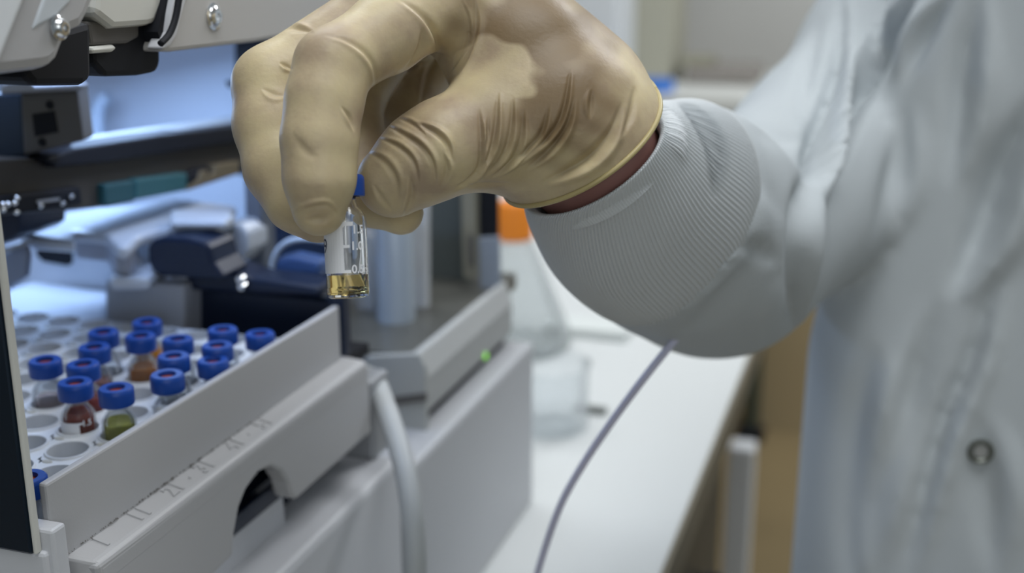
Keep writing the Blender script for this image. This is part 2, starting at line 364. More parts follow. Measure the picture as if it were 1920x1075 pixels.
HAND_FOLDS = [
    ([(608, 66), (643, 73), (677, 92), (699, 120), (704, 151), (699, 172)], 5.2, 0.00067, 1),
    ([(792, 50), (791, 92), (774, 120), (745, 145)], 6.5, 0.00152, -1),
    ([(744, -4), (791, 28), (819, 70), (820, 106), (802, 142), (788, 200)], 7, 0.00133, 1),
    ([(862, -4), (878, 33), (877, 78), (855, 117), (832, 150)], 3.9, 0.00057, -1),
    ([(889, -4), (892, 50), (864, 125), (808, 192)], 6.5, 0.00104, -1),
    ([(638, 198), (655, 220), (665, 248)], 3.9, 0.00067, 1), ([(548, 248), (562, 272), (582, 290), (600, 292)], 10, .0004, 0),
    ([(548, 402), (576, 392), (613, 386), (632, 402)], 5.2, 0.00057, -1), ([(570, 412), (600, 412), (622, 404)], 9, 0.00114, 0),
    ([(524, 117), (538, 125), (550, 132)], 3.9, 0.00076, 1), ([(515, 54), (554, 53), (590, 62)], 5.2, 0.00076, -1), ([(490, 165), (515, 178), (535, 180)], 5.2, 0.00047, 1),
    ([(718, 232), (753, 250), (790, 275), (811, 306), (818, 350)], 5.2, 0.00095, -1), ([(708, 258), (748, 276), (775, 304), (785, 345)], 5.2, 0.00076, -1),
    ([(684, 284), (719, 302), (741, 335), (747, 380)], 6.5, 0.00057, -1), ([(700, 345), (716, 372), (738, 398)], 5.2, 0.00038, 1), ([(768, 330), (772, 367), (756, 410)], 5.2, 0.00076, 1),
    ([(776, 230), (812, 246), (838, 270), (848, 306)], 5.2, 0.00104, -1), ([(742, 220), (772, 232), (800, 256)], 3.9, 0.00057, -1), ([(830, 285), (838, 320), (826, 350)], 5.2, 0.00076, -1),
    ([(897, 200), (903, 273), (894, 324), (845, 360)], 5.2, 0.00114, -1), ([(915, 215), (914, 262), (905, 300)], 3.9, 0.00076, 1),
    ([(934, 170), (929, 242), (918, 289), (888, 338)], 5.2, 0.00114, -1), ([(962, 180), (957, 250), (941, 297), (908, 330)], 5.2, 0.00104, -1),
    ([(982, 205), (976, 266), (957, 305), (920, 333)], 5.2, 0.00104, -1), ([(1029, 195), (1015, 250), (984, 285), (930, 330)], 5.2, 0.00114, -1),
    ([(1070, 128), (1056, 208), (1031, 254), (966, 312)], 5.2, 0.00133, -1), ([(1076, 180), (1062, 234), (1031, 281), (985, 318)], 6.5, 0.00143, -1),
    ([(1110, 166), (1108, 196), (1106, 225)], 5.2, 0.00067, 1), ([(1166, 190), (1146, 250), (1097, 303), (1012, 345)], 10, 0.00209, -1),
    ([(1190, 160), (1184, 215), (1160, 262)], 7.8, 0.00114, 0), ([(850, 349), (905, 346), (960, 344)], 5.2, 0.00067, 0)]
V = fold(V, N, HAND_FOLDS, .29, .40)
V = relax(V, Fq, 3, .5)
person = empty('person', (0.16, 0.72, 0), 'person in a white lab coat and tan latex glove holding up a small vial', 'person')
poff = np.array(wloc(person))
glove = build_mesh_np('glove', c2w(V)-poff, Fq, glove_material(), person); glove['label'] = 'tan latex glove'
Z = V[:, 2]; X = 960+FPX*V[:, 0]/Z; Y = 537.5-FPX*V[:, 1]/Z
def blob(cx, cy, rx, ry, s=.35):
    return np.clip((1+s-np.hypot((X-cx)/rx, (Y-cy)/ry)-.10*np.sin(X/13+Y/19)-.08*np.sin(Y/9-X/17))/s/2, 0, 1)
cling_shade = np.clip(np.maximum(blob(1010, 60, 150, 95), blob(1050, 185, 105, 110, .4))-1.1*blob(925, 135, 78, 62, .12), 0, 1)*.95
cling_shade = np.maximum(cling_shade, .55*blob(940, 235, 60, 80, .6)); cling_shade = np.maximum(cling_shade, .5*blob(745, 215, 60, 60, .6))  # last patch is painted shade: darkens the hollow between index and thumb
cling_shade = np.maximum(cling_shade, .30*blob(1175, 240, 22, 60, .5))
a_ = glove.data.attributes.new('cling_shade', 'FLOAT', 'POINT'); a_.data.foreach_set('value', cling_shade.astype(np.float32))
# rolled bead at the glove's opening
u, w, a = frame_from(W_A); ringp = []
for k in range(65):
    t = 2*math.pi*k/64; dr = u*math.cos(t)+w*math.sin(t)
    lo_, hi_ = .015, .034
    for _ in range(22):
        md_ = (lo_+hi_)/2
        if hand_field((W_C-W_A*.0008+dr*md_)[None])[0] < 0: lo_ = md_
        else: hi_ = md_
    ringp.append(c2w((W_C-W_A*.0004+dr*lo_)[None])[0])
bead = tube('cuff_bead', ringp, .0008, mat('latex_bead', (.46, .38, .18), .4), glove, 10, 1, label='rolled yellow edge of the glove')

TC = at(2290, 537, .604)
HF = np.array([-math.sin(YAW), math.cos(YAW), 0])      # level direction the camera looks along
def tw(du, df, z): q = CAM*0+TC+RGT*du+HF*df; q[2] = z; return w2c(q)
# body under the clothes: one continuous figure, right arm reaching to the hand
def body_field(P):
    d = cone(P, tw(.02, .02, 1.0), tw(.02, .02, 1.30), .075, .085)
    d = smin(d, cone(P, tw(-.09, .03, 1.365), tw(.17, .02, 1.37), .035, .035), .04)
    d = smin(d, cone(P, tw(.02, .02, 1.34), tw(.02, .02, 1.50), .055, .05), .03)
    d = smin(d, cone(P, tw(.02, -.01, 1.55), tw(.02, .01, 1.63), .065, .08), .03)
    d = smin(d, chain(P, [tw(-.09, .03, 1.365), cc(1704, 114, .665), cc(1564, 314, .615), cc(1350, 465, .513), cc(1275, 415, .455), cc(1180, 364, .402), W_C+W_A*.006, cc(1062, 218, .362), cc(990, 130, .374)], [.035, .036, .034, .033, .028, .0240, .0212, .0175, .012], .002), .02)
    d = smin(d, chain(P, [tw(.18, .02, 1.36), tw(.24, .02, 1.10), tw(.19, .0, .92)], [.04, .034, .026], .01), .03)
    for s in (-1, 1): d = smin(d, chain(P, [tw(.02+s*.075, .02, .92), tw(.02+s*.08, .02, .50), tw(.02+s*.08, .02, .08)], [.07, .055, .045], .02), .03)
    return d
Vb, Fb = skin(body_field, np.array([-.02, -1.15, .28]), np.array([.62, .50, 1.05]), .0068)
Vb = relax(Vb, Fb, 1, .5)
body = build_mesh_np('body', c2w(Vb)-poff, Fb, mat('wrist_skin', (.30, .15, .13), .5, sss=.1), person)
for s in (-1, 1):
    q = TC+RGT*(.02+s*.08)+HF*.0; q[2] = 0
    def shoe_field(P):
        a, b_, c_ = q-HF*.10, q+HF*.05, q+HF*.03
        return smin(cone(P, w2c([a[0], a[1], .035]), w2c([b_[0], b_[1], .045]), .042, .045), cone(P, w2c([c_[0], c_[1], .06]), w2c([c_[0], c_[1], .12]), .05, .056), .03)
    c0 = w2c([q[0], q[1], .06]); Vs, Fs = skin(shoe_field, c0-.22, c0+.22, .01); Ws = c2w(relax(Vs, Fs, 1)); Ws[:, 2] -= Ws[:, 2].min()
    build_mesh_np('shoe', Ws-poff, Fs, mat('shoe_leather', (.8, .8, .8), .5), person)

# ---- lab coat: sleeve, upper arm, torso and skirt
S3 = cc(1226, 392, .424); A3 = np.array([.72, -.28, .63]); A3 /= np.linalg.norm(A3)
UPW = w2c(CAM+np.array([0, 0, 1.0])); RW = np.array([1.0, 0, 0]); FW = w2c(CAM+HF); T0 = w2c(TC)
TB = math.radians(19); FW2 = FW*math.cos(TB)+RW*math.sin(TB); RW2 = RW*math.cos(TB)-FW*math.sin(TB)
def coat_field(P):
    sl = chain(P, [S3, cc(1280, 420, .455), cc(1322, 452, .485), cc(1345, 468, .510)], [.0428, .0440, .0447, .0440], .012)
    sl = smin(sl, chain(P, [cc(1345, 468, .510), cc(1562, 312, .615), cc(1704, 114, .665), cc(1800, -90, .70)], [.0445, .0535, .0575, .064], .02), .014)
    sl = np.maximum(sl, -((P-S3)@A3))
    r = P-T0; u_ = r@RW2; f_ = r@FW2; z_ = r@UPW+TC[2]
    f_ = f_-.09*np.clip(z_-1.06, -.06, .4); ul = -.196+.15*np.clip(z_-1.075, -.02, .35)-.10*np.clip(.9-z_, 0, 1)          # left side of the coat, nipped towards the shoulder
    ur = .21+.10*np.clip(.9-z_, 0, 1)
    hw = (ur-ul)/2; cx = (ur+ul)/2; R_ = .038
    hd = .125+.05*np.clip(1.0-z_, 0, .6)
    qx = np.abs(u_-cx)-(hw-R_); qy = np.abs(f_-.02)-(hd-R_); qz = np.abs(z_-.87)-(.53-R_)
    t = np.linalg.norm(np.stack([np.maximum(qx, 0), np.maximum(qy, 0), np.maximum(qz, 0)], -1), axis=-1)+np.minimum(np.maximum(np.maximum(qx, qy), qz), 0)-R_
    return smin(sl, t, .0015)
Vc, Fc = skin(coat_field, np.array([.02, -.75, .34]), np.array([.60, .30, 1.05]), .0045)
Vc = relax(Vc, Fc, 3, .5); 
Wz = c2w(Vc)[:, 2]
keep = (Wz > .45)
Fc = Fc[keep[Fc].all(1)]
used = np.unique(Fc); remap = -np.ones(len(Vc), int); remap[used] = np.arange(len(used)); Vc = Vc[used]; Fc = remap[Fc]
Vc, Fc = subdiv(Vc, Fc); Vc = relax(Vc, Fc, 2, .5); Nc = normals(Vc, Fc)
COAT_FOLDS = [
    ([(1577, -20), (1578, 60), (1562, 160), (1540, 230), (1520, 320), (1503, 400), (1494, 500), (1490, 590), (1488, 700)], 13, .019, -1),
    ([(1725, -30), (1660, 80), (1608, 187), (1572, 286), (1540, 400)], 15, .015, 1),
    ([(1790, -20), (1730, 70), (1690, 160)], 14, .007, 1), ([(1836, -20), (1811, 104), (1796, 234), (1780, 353)], 26, .007, -1),
    ([(1940, 180), (1878, 330), (1837, 443), (1780, 560)], 34, .012, -1), ([(1700, 200), (1680, 330), (1640, 470)], 22, .005, -1),
    ([(1880, 480), (1851, 560), (1817, 680), (1770, 790), (1731, 919), (1690, 1090)], 16, .006, 0), ([(1915, 480), (1886, 560), (1852, 680), (1805, 790), (1766, 919), (1725, 1090)], 20, -.005, 0),
    ([(1640, 640), (1610, 800), (1600, 960), (1590, 1100)], 40, .007, -1), ([(1760, 560), (1700, 760), (1650, 950), (1640, 1090)], 28, .005, 1),
    ([(1838, 780), (1850, 900), (1860, 1080)], 30, .004, -1),
    ([(1380, 452), (1402, 462), (1425, 470), (1465, 496)], 15, .0035, 0), ([(1330, 210), (1395, 285), (1440, 350), (1480, 420)], 20, .004, 0), ([(1290, 205), (1350, 290), (1385, 360)], 16, -.003, 0),
    ([(1400, 235), (1460, 258), (1520, 262)], 16, .004, 0), ([(1190, 610), (1280, 560), (1350, 500), (1400, 430)], 20, -.0035, 0), ([(1250, 645), (1330, 590), (1400, 520), (1450, 440)], 20, .004, 0),
    ([(1390, 650), (1436, 590), (1462, 520)], 20, -.004, 0), ([(1540, 30), (1516, 120), (1506, 200), (1530, 260)], 14, .005, 0)]
Vc = relax(Vc, Fc, 8, .5); Nc = relax(normals(Vc, Fc), Fc, 8, .5); Vc = fold(Vc, Nc, COAT_FOLDS); Vc = relax(Vc, Fc, 3, .5)
coat = build_mesh_np('lab_coat', c2w(Vc)-poff, Fc, coat_mat, person)
# ribbed knit cuff
SEC = [(W_C+W_A*.0065, W_A, .0245), (cc(1136, 324, .377), np.array([.60, -.62, .50]), .0306), (cc(1178, 364, .400), np.array([.68, -.48, .55]), .0382), (cc(1230, 393, .426), A3, .0430), (cc(1252, 398, .434), A3, .0405)]
TWIST = 1.2
def cuff_geo():
    C_, _ = catmull([s[0] for s in SEC], [0]*5, 14); R_ = [float(x[0]) for x in catmull([(s[2], 0, 0) for s in SEC], [0]*5, 14)[0]]; A_, _ = catmull([s[1] for s in SEC], [0]*5, 14)
    n = 1100; v = []; f = []; ref = np.array([0, 0, -1.0]); ribs = 150
    rows = [(C_[0]+W_A*.008, A_[0], R_[0]-.0030, .0), (C_[0]+W_A*.0015, A_[0], R_[0]-.0022, .5), (C_[0]-W_A*.0002, A_[0], R_[0]-.001, 1)]+[(C_[i], A_[i], R_[i], 1) for i in range(len(C_))]
    for i, (c, a, r, q) in enumerate(rows):
        a = a/np.linalg.norm(a); u_ = ref-a*(ref@a); u_ /= np.linalg.norm(u_); w_ = np.cross(a, u_)
        for k in range(n):
            t = 2*math.pi*k/n; rr = r+q*(.00022*math.cos(ribs*t))*(r/.03)+.0006*math.sin(3*t+i*.07)*min(1, i/20)
            th = t-TWIST*i/58; v.append(c+(u_*math.cos(th)+w_*math.sin(th))*rr)
    m_ = len(rows)
    F_ = np.array([(i*n+k, i*n+(k+1) % n, (i+1)*n+(k+1) % n, (i+1)*n+k) for i in range(m_-1) for k in range(n)])
    return np.array(v), F_
vq, fq = cuff_geo(); vq = fold(vq, normals(vq, fq), [([(1268, 185), (1318, 230), (1345, 290), (1338, 380)], 16, .0022, 0), ([(1225, 190), (1262, 240), (1285, 310)], 16, -.0015, 0)])
build_mesh_np('knit_cuff', c2w(vq)-poff, fq, knit_mat, person)
# snap on the coat front, set on the cloth where the placket runs
def coat_hit(px, py):
    r = np.array([(px-960)/FPX, -(py-537.5)/FPX, 1.0]); Zs = Vc[:, 2]; xs = Vc[:, 0]/Zs; ys = Vc[:, 1]/Zs
    k = np.where((np.hypot(xs-r[0], ys-r[1]) < 8/FPX))[0]; k = k[Zs[k] < Zs[k].min()+.02]; p = Vc[k].mean(0)
    n_ = normals(Vc, Fc)[k].mean(0); n_ /= np.linalg.norm(n_); return p, n_
sp, sn = coat_hit(1838, 846)
if sn@sp > 0: sn = -sn
spw = c2w(sp[None])[0]; snw = c2w((sp+sn)[None])[0]-spw; spw = spw+snw*.0016
sc_ = np.linalg.norm(sp)/FPX*1.0
lathe('snap_button', [(19*sc_, -.0035), (22.5*sc_, .0002), (21*sc_, .0016), (17*sc_, .0016), (13.5*sc_, .0004), (13*sc_, -.0030)], spw, snw, mat('snap_metal', (.16, .17, .15), .4, .6), coat, 40, closed=True, label='dark metal ring of a snap fastener')
lathe('snap_stud', [(13.2*sc_, -.003), (13.2*sc_, .0002), (11*sc_, .0007), (.0, .0007)], spw, snw, mat('snap_stud', (.45, .46, .46), .4, .4), coat, 32)

# ---------------------------------------------------------------- the vial held between thumb and index
VD = .3225
def vial_parts(root, held=False, liquid=None, level=.010, label=False, septum=septum_red, gm=None):
    R0 = .0058
    out = [(0.0, 0.0), (R0-.0012, 0), (R0-.0003, .0004), (R0, .0014), (R0, .0211), (R0-.0003, .0224), (R0-.0011, .0237), (.0038, .0249), (.0033, .0262), (.0033, .0275), (.0033, .0282), (.0042, .0285), (.0042, .0310)]
    inn = [(.0026, .0310), (.0026, .0262), (.0031, .0248), (.0041, .0236), (.0047, .0223), (.0049, .0211), (.0049, .0022), (.0042, .0012), (0.0, .0010)]
    lathe('glass_bottle', out+inn, (0, 0, 0), (0, 0, 1), gm or glass, root, 40)
    lathe('cap', [(.0030, .0328), (.0031, .0336), (.0052, .0336), (.0057, .0330), (.0058, .0320), (.0058, .0282), (.0057, .0278), (.0044, .0278), (.0044, .0322), (.0030, .0322)], (0, 0, 0), (0, 0, 1), blue_cap, root, 48, closed=True)
    lathe('septum', [(0, .0310), (.0040, .0310), (.0040, .0319), (0, .0319)], (0, 0, 0), (0, 0, 1), septum, root, 24)
    if liquid is not None: lathe('liquid', [(0, .00105), (.0042, .00115), (.00494, .0022), (.00494, min(level, .0211)-.0002)]+([(.0047, .0223)] if level > .0223 else [])+[(.0042 if level > .0223 else .0047, level-.0002), (0, level-.0003)], (0, 0, 0), (0, 0, 1), liquid, root, 32)
def liq_thin(name, tint, diff, dm): return thin(name, tint, .2, diff, dm)
def liq(name, col, tr=1.0, rough=.02): return mat(name, col, rough, trans=tr, ior=1.34)
def wrap(g, ang0, z0, R=.00586):
    """lay flat lettering on the bottle's wall; ang0 measured in the xy plane"""
    return [np.array([R*math.cos(ang0+p[0]/R), R*math.sin(ang0+p[0]/R), z0+p[1]]) for p in g[0]], g[1]
def patch(a0, a1, z0, z1, n=10, R=.00584, t=.00008):
    v = []; f = []
    for i in range(n+1):
        a = a0+(a1-a0)*i/n
        for r in (R, R+t):
            for z in (z0, z1): v.append(np.array([r*math.cos(a), r*math.sin(a), z]))
    for i in range(n):
        b = 4*i; f += [(b+2, b+6, b+7, b+3), (b, b+1, b+5, b+4), (b, b+4, b+6, b+2), (b+1, b+3, b+7, b+5)]
    f += [(0, 2, 3, 1), (4*n, 4*n+1, 4*n+3, 4*n+2)]; return v, f
held = empty('sample_vial', (0, 0, 0), 'small glass vial with blue cap held between gloved thumb and finger', 'vial')
vial_parts(held, liquid=liq('liquid_yellow', (.78, .60, .22)), level=.0066)
VIEW = -math.pi/2   # the bottle's -y side is turned to the camera
gl = merge(patch(VIEW-1.45, VIEW+.02, .0069, .0207), patch(VIEW, VIEW+.50, .0196, .0207, 6), patch(VIEW, VIEW+.30, .0137, .0145, 4), patch(VIEW, VIEW+.32, .0069, .0077, 4),
           wrap(text_geo('1.5', .0032, 0, .00007), VIEW+.76, .0185), wrap(text_geo('1.0', .0032, 0, .00007), VIEW+.66, .0141), wrap(text_geo('0.5', .0032, 0, .00007), VIEW+.68, .0078), wrap(text_geo('mL', .0030), VIEW+1.36, .0078))
mesh('printed_label', gl[0], gl[1], print_white, held, label='white writing patch and scale')
ig = wrap(text_geo('9', .0058, 0), VIEW-1.10, .0142, .00598); mesh('handwriting', ig[0], ig[1], ink, held, label='dark handwritten figure')
vx = RGT*math.cos(math.radians(-4.0)) + UPV*math.sin(math.radians(-4.0))   # image tilt: bottom swings right
up_ = UPV*math.cos(math.radians(-4.0)) - RGT*math.sin(math.radians(-4.0))
fw_ = np.cross(up_, vx)
vx = RGT*math.cos(math.radians(2.4))+UPV*math.sin(math.radians(2.4)); zz = UPV*math.cos(math.radians(2.4))-RGT*math.sin(math.radians(2.4)); zz = zz*math.cos(.03)-FWD*math.sin(.03)
zz /= np.linalg.norm(zz); vx -= zz*(vx@zz); vx /= np.linalg.norm(vx); vy = np.cross(zz, vx)
pb = at(653.5, 559, VD-.0005)
HS = 1.0
held.matrix_world = Matrix(((vx[0]*HS, vy[0]*HS, zz[0]*HS, pb[0]), (vx[1]*HS, vy[1]*HS, zz[1]*HS, pb[1]), (vx[2]*HS, vy[2]*HS, zz[2]*HS, pb[2]), (0, 0, 0, 1)))

# ---------------------------------------------------------------- room
def struct(o): o['kind'] = 'structure'; return o
wall_paint = mat('wall_paint', (.60, .60, .575), .8, var=.06, vscale=2)
struct(box('floor', -3.2, 3.0, -2.6, 4.2, -.05, 0, mat('floor_vinyl', (.235, .18, .095), .5, var=.25, vscale=1.3)))
struct(box('wall_back', -3.2, 3.0, 4.2, 4.3, 0, 2.8, wall_paint))
struct(box('wall_left', -3.3, -3.2, -2.6, 4.3, 0, 2.8, wall_paint))
struct(box('ceiling', -3.3, 3.0, -2.6, 4.3, 2.8, 2.9, mat('ceiling_tile', (.75, .76, .76), .9)))
bench = empty('lab_bench', (-.5, 1.2, 0), 'white laboratory bench top with a dark edge running away under the instruments', 'bench')
box('worktop', -.92, -.1085, .05, 2.6, .872, .900, bench_mat, bench, .002)
box('edge_strip', -.1085, -.1055, .05, 2.6, .870, .8985, mat('edge_brown', (.16, .14, .10), .6), bench, 0, 'brown edging')
cab_dark = mat('cabinet_dark', (.07, .07, .06), .5)
box('carcass', -.90, -.135, .03, .955, .06, .868, cab_dark, bench)
box('plinth', -.88, -.16, .05, .94, 0, .06, black_plastic, bench)
for k in range(2):
    y0 = .015+k*.47
    d = box('drawer_front', -.134, -.118, y0, y0+.465, .62, .86, mat('drawer_brown', (.045, .045, .04), .5), bench, .002)
    tube('drawer_handle', [(-.117, y0+.12, .77), (-.098, y0+.13, .77), (-.098, y0+.34, .77), (-.117, y0+.35, .77)], .005, black_plastic, d, 10, 4, None)
    d2 = box('drawer_front', -.134, -.118, y0, y0+.465, .10, .61, mat('drawer_brown', (.2, .17, .12), .5), bench, .002)
    tube('drawer_handle', [(-.117, y0+.12, .52), (-.098, y0+.13, .52), (-.098, y0+.34, .52), (-.117, y0+.35, .52)], .005, black_plastic, d2, 10, 4, None)
for yy in (1.9, 2.55): box('leg', -.80, -.75, yy-.04, yy, 0, .872, cab_dark, bench, .001)
# far side of the room
fb = empty('wall_counter', (-.8, 3.4, 0), 'pale counter along the far wall behind the gloved wrist', 'counter')
box('countertop', -2.4, .9, 2.95, 3.65, .86, .90, mat('counter_pale', (.62, .63, .60), .5), fb, .003)
box('carcass', -2.38, .88, 3.02, 3.63, .0, .86, mat('counter_wood', (.40, .32, .19), .6), fb)
p = on(1118, 40, 1, 3.2)
wc = empty('wall_cupboard', (p[0], 3.4, .9), 'white upright cupboard standing on the far counter above the wrist', 'cupboard')
box('carcass', p[0]-.30, on(1160, 40, 1, 3.1)[0], 3.1, 3.5, .9, 1.8, mat('cupboard_white', (.66, .69, .72), .5), wc, .004)
box('door', p[0]-.295, on(1158, 40, 1, 3.1)[0], 3.085, 3.1, .91, 1.79, mat('cupboard_white', (.66, .69, .72), .5), wc, .003)
p = on(1228, 168, 1, 3.05)
lathe('bottle', [(0, 0), (.05, 0), (.05, .02), (.048, .03), (.0, .03)], (p[0], 3.05, .90), (0, 0, 1), mat('bright_blue', (.03, .16, .55), .5), None, 24)
o = bpy.data.objects['bottle']; o.name = 'dish_lid'; tag(o, 'small bright blue round lid on the far counter beside the glove', 'lid'); rebase(o)
p = on(1290, 120, 1, 3.3); q = on(1400, 120, 1, 3.3)
eq = empty('bench_scale', (p[0], 3.3, .9), 'low grey-brown apparatus on the far counter behind the sleeve', 'apparatus')
z0 = on(1300, 160, 1, 3.25)[2]
box('body', on(1285, 100, 1, 3.25)[0], on(1420, 100, 1, 3.25)[0], 3.25, 3.45, .9, .945, mat('app_brown', (.24, .22, .20), .6), eq, .01)
box('top_plate', on(1270, 100, 1, 3.25)[0], on(1330, 100, 1, 3.25)[0], 3.28, 3.42, .945, .965, mat('app_olive', (.28, .27, .20), .6), eq, .005)
sh = empty('storage_box', (-.62, 3.4, .9), 'pale olive storage box beside the upright cupboard', 'box')
xa, xb = on(1165, 90, 1, 3.3)[0], on(1262, 90, 1, 3.3)[0]
box('body', xa, xb, 3.3, 3.5, .9, 1.16, mat('box_olive', (.37, .36, .29), .7), sh, .006); box('lid', xa-.005, xb+.005, 3.295, 3.505, 1.16, 1.19, mat('box_lid', (.45, .45, .42), .7), sh, .004)
# white post and dark trolley seen past the bench's end
p = on(1386, 900, 1, 1.55)
po = empty('post', (p[0], 1.57, 0), 'white upright post under the far end of the bench beside the tan floor', 'post')
zt = on(1386, 842, 1, 1.55)[2]
box('upright', p[0]-.018, p[0]+.018, 1.55, 1.59, .02, zt, mat('post_white', (.66, .69, .72), .5), po, .004)
box('foot', p[0]-.035, p[0]+.035, 1.53, 1.61, 0, .02, black_plastic, po, .003)
p0, p1 = on(1402, 760, 1, 3.0)[0], on(1424, 760, 1, 3.0)[0]
tr = empty('partition_panel', ((p0+p1)/2, 3.0, 0), 'narrow dark green upright board above the white post', 'board')
box('board', p0, p1, 2.98, 3.01, .02, .84, mat('board_green', (.06, .075, .055), .6), tr); box('foot', p0-.02, p1+.02, 2.93, 3.0, 0, .02, black_plastic, tr)

# ---------------------------------------------------------------- ceiling lamps
cl = None
for (x, y, sx, sy) in ((.2, .1, 1.4, .6), (-.9, 1.2, 1.2, .6), (.8, 2.4, 1.2, .6)):
    e = empty('ceiling_light', (x, y, 2.76), {.2: 'ceiling light panel above the person', -.9: 'ceiling light panel above the instruments', .8: 'ceiling light panel nearest the far counter'}[x], 'light', 'ceiling light panels')
    box('frame', x-sx/2-.02, x+sx/2+.02, y-sy/2-.02, y+sy/2+.02, 2.775, 2.80, cream_plastic, e)
    box('diffuser', x-sx/2, x+sx/2, y-sy/2, y+sy/2, 2.765, 2.778, mat('diffuser', (.9, .9, .9), .5, emit=((.94, .97, 1), 2.5)), e)

# ---------------------------------------------------------------- autosampler
AS = empty('autosampler', (-.34, .42, .90), 'grey laboratory autosampler with open front, numbered tray panel and blue lit inside', 'instrument')
XF = -.2248
# front panel, ledge with raised numerals, lip with finger cut-out
fp = prism('tray_front', [(XF, .2535, 1.0735), (XF, .4440, 1.0765), (XF, .4440, 1.1008), (XF, .2535, 1.1016)], (-.0030, 0, 0), grey_plastic, AS, .0008)
led = prism('ledge', [(XF-.002, .2575, 1.0762), (-.2168, .2605, 1.0740), (-.21532, .2612, 1.0722), (-.21532, .2612, 1.0655), (-.2260, .2575, 1.0655)], (0, .1895, .0006), grey_plastic, AS, .0012)
LIP = [(182, 1062), (690, 683), (697, 810), (556, 937), (549, 934), (545, 922), (541, 904), (528, 884), (509, 874), (485, 886), (462, 918), (449, 951), (440, 1001), (437, 1043), (398, 1080), (230, 1215), (205, 1180)]
prism('lip', onx(-.2154, LIP), (-.0085, 0, 0), grey_plastic, AS, .0012)
LABELS = [('1', .2703), ('11', .2899), ('21', .3090), ('31', .3280), ('41', .3482), ('51', .3690), ('61', .3890), ('71', .4090), ('81', .4290)]
gs = []
for s, y in LABELS[:6]:
    g = text_geo(s, .0082, .0003, .00012)
    gs.append(place_geo(g, (-.2212, y, 1.07503+(y-.26)*.0032+.0001), (.0, 1, .0032), (-.976, 0, .215), (.215, 0, .976)))
ng = merge(*gs); mesh('numerals', ng[0], ng[1], grey_plastic, led, label='raised moulded numerals 1 11 21 31 41 51')
for y in (.3185, .3580): lathe('raised_dot', [(0, 0), (.0006, 0), (.0005, .0004), (0, .0005)], (-.2212, y, 1.0752), (.26, 0, .97), grey_plastic, led, 10)
gr = random.Random(3); vd = []; fd = []
for k in range(190):                                     # grime line where the panel meets the ledge
    y = gr.choice((.272, .30, .315, .33, .36))+gr.gauss(0, .012); s = .00012+.0004*gr.random()*(1-abs(y-.31)/.1 if abs(y-.31) < .09 else .1); x = XF+.0002+.0006*gr.random()**3
    b = len(vd); zz_ = 1.07655+(x-XF)*-.28+(y-.26)*.003
    vd += [(x, y-s, zz_), (x+s*.8, y, zz_), (x, y+s, zz_), (XF+.00012, y, zz_+s*1.4)]; fd += [(b, b+1, b+2), (b, b+3, b+1), (b+1, b+3, b+2), (b, b+2, b+3)]
mesh('grime_line', vd, fd, mat('grime', (.10, .09, .08), .9), led)
# below the lip: shadow gap, white drawers, base
box('recess_back', -.262, -.258, .30, .475, 1.0228, 1.075, black_plastic, AS)
box('recess_top', -.262, -.226, .30, .475, 1.069, 1.0735, black_plastic, AS)
box('inner_panel', -.2300, -.2275, .31, .372, 1.052, 1.0685, grey_plastic, AS)
prism('dark_slot', onx(-.2262, [(430, 980), (521, 905), (531, 929), (430, 1012)]), (-.002, 0, 0), navy_plastic, AS)
prism('drawer_front', onx(-.2262, [(300, 1122), (531, 929), (537, 996), (300, 1190)]), (-.03, 0, 0), white_plastic, AS, .0006)
prism('drawer_front', onx(-.2262, [(300, 1196), (537, 1002), (549, 1066), (552, 1140), (300, 1300)]), (-.03, 0, 0), white_plastic, AS, .0006)
box('base', -.45, -.2066, .20, .4650, .8912, 1.0225, white_plastic, AS, .003)
box('side_block', -.262, -.216, .456, .475, 1.0226, 1.062, steel_grey, AS, .002)
# left front frame: dark glass door edge and cream border
box('window', -.30, XF-.0005, .2450, .2490, 1.0830, 1.24, navy_glass, AS, .0008, label='dark glass pane')
box('window_border', XF, XF+.0014, .2450, .2474, 1.0835, 1.24, cream_plastic, AS, .0005)
box('lower_front', -.34, XF+.0035, .2458, .2530, .98, 1.0838, white_plastic, AS, .0012)
box('corner_post', -.2330, XF+.0055, .2475, .2535, .98, 1.0905, white_plastic, AS, .0010)
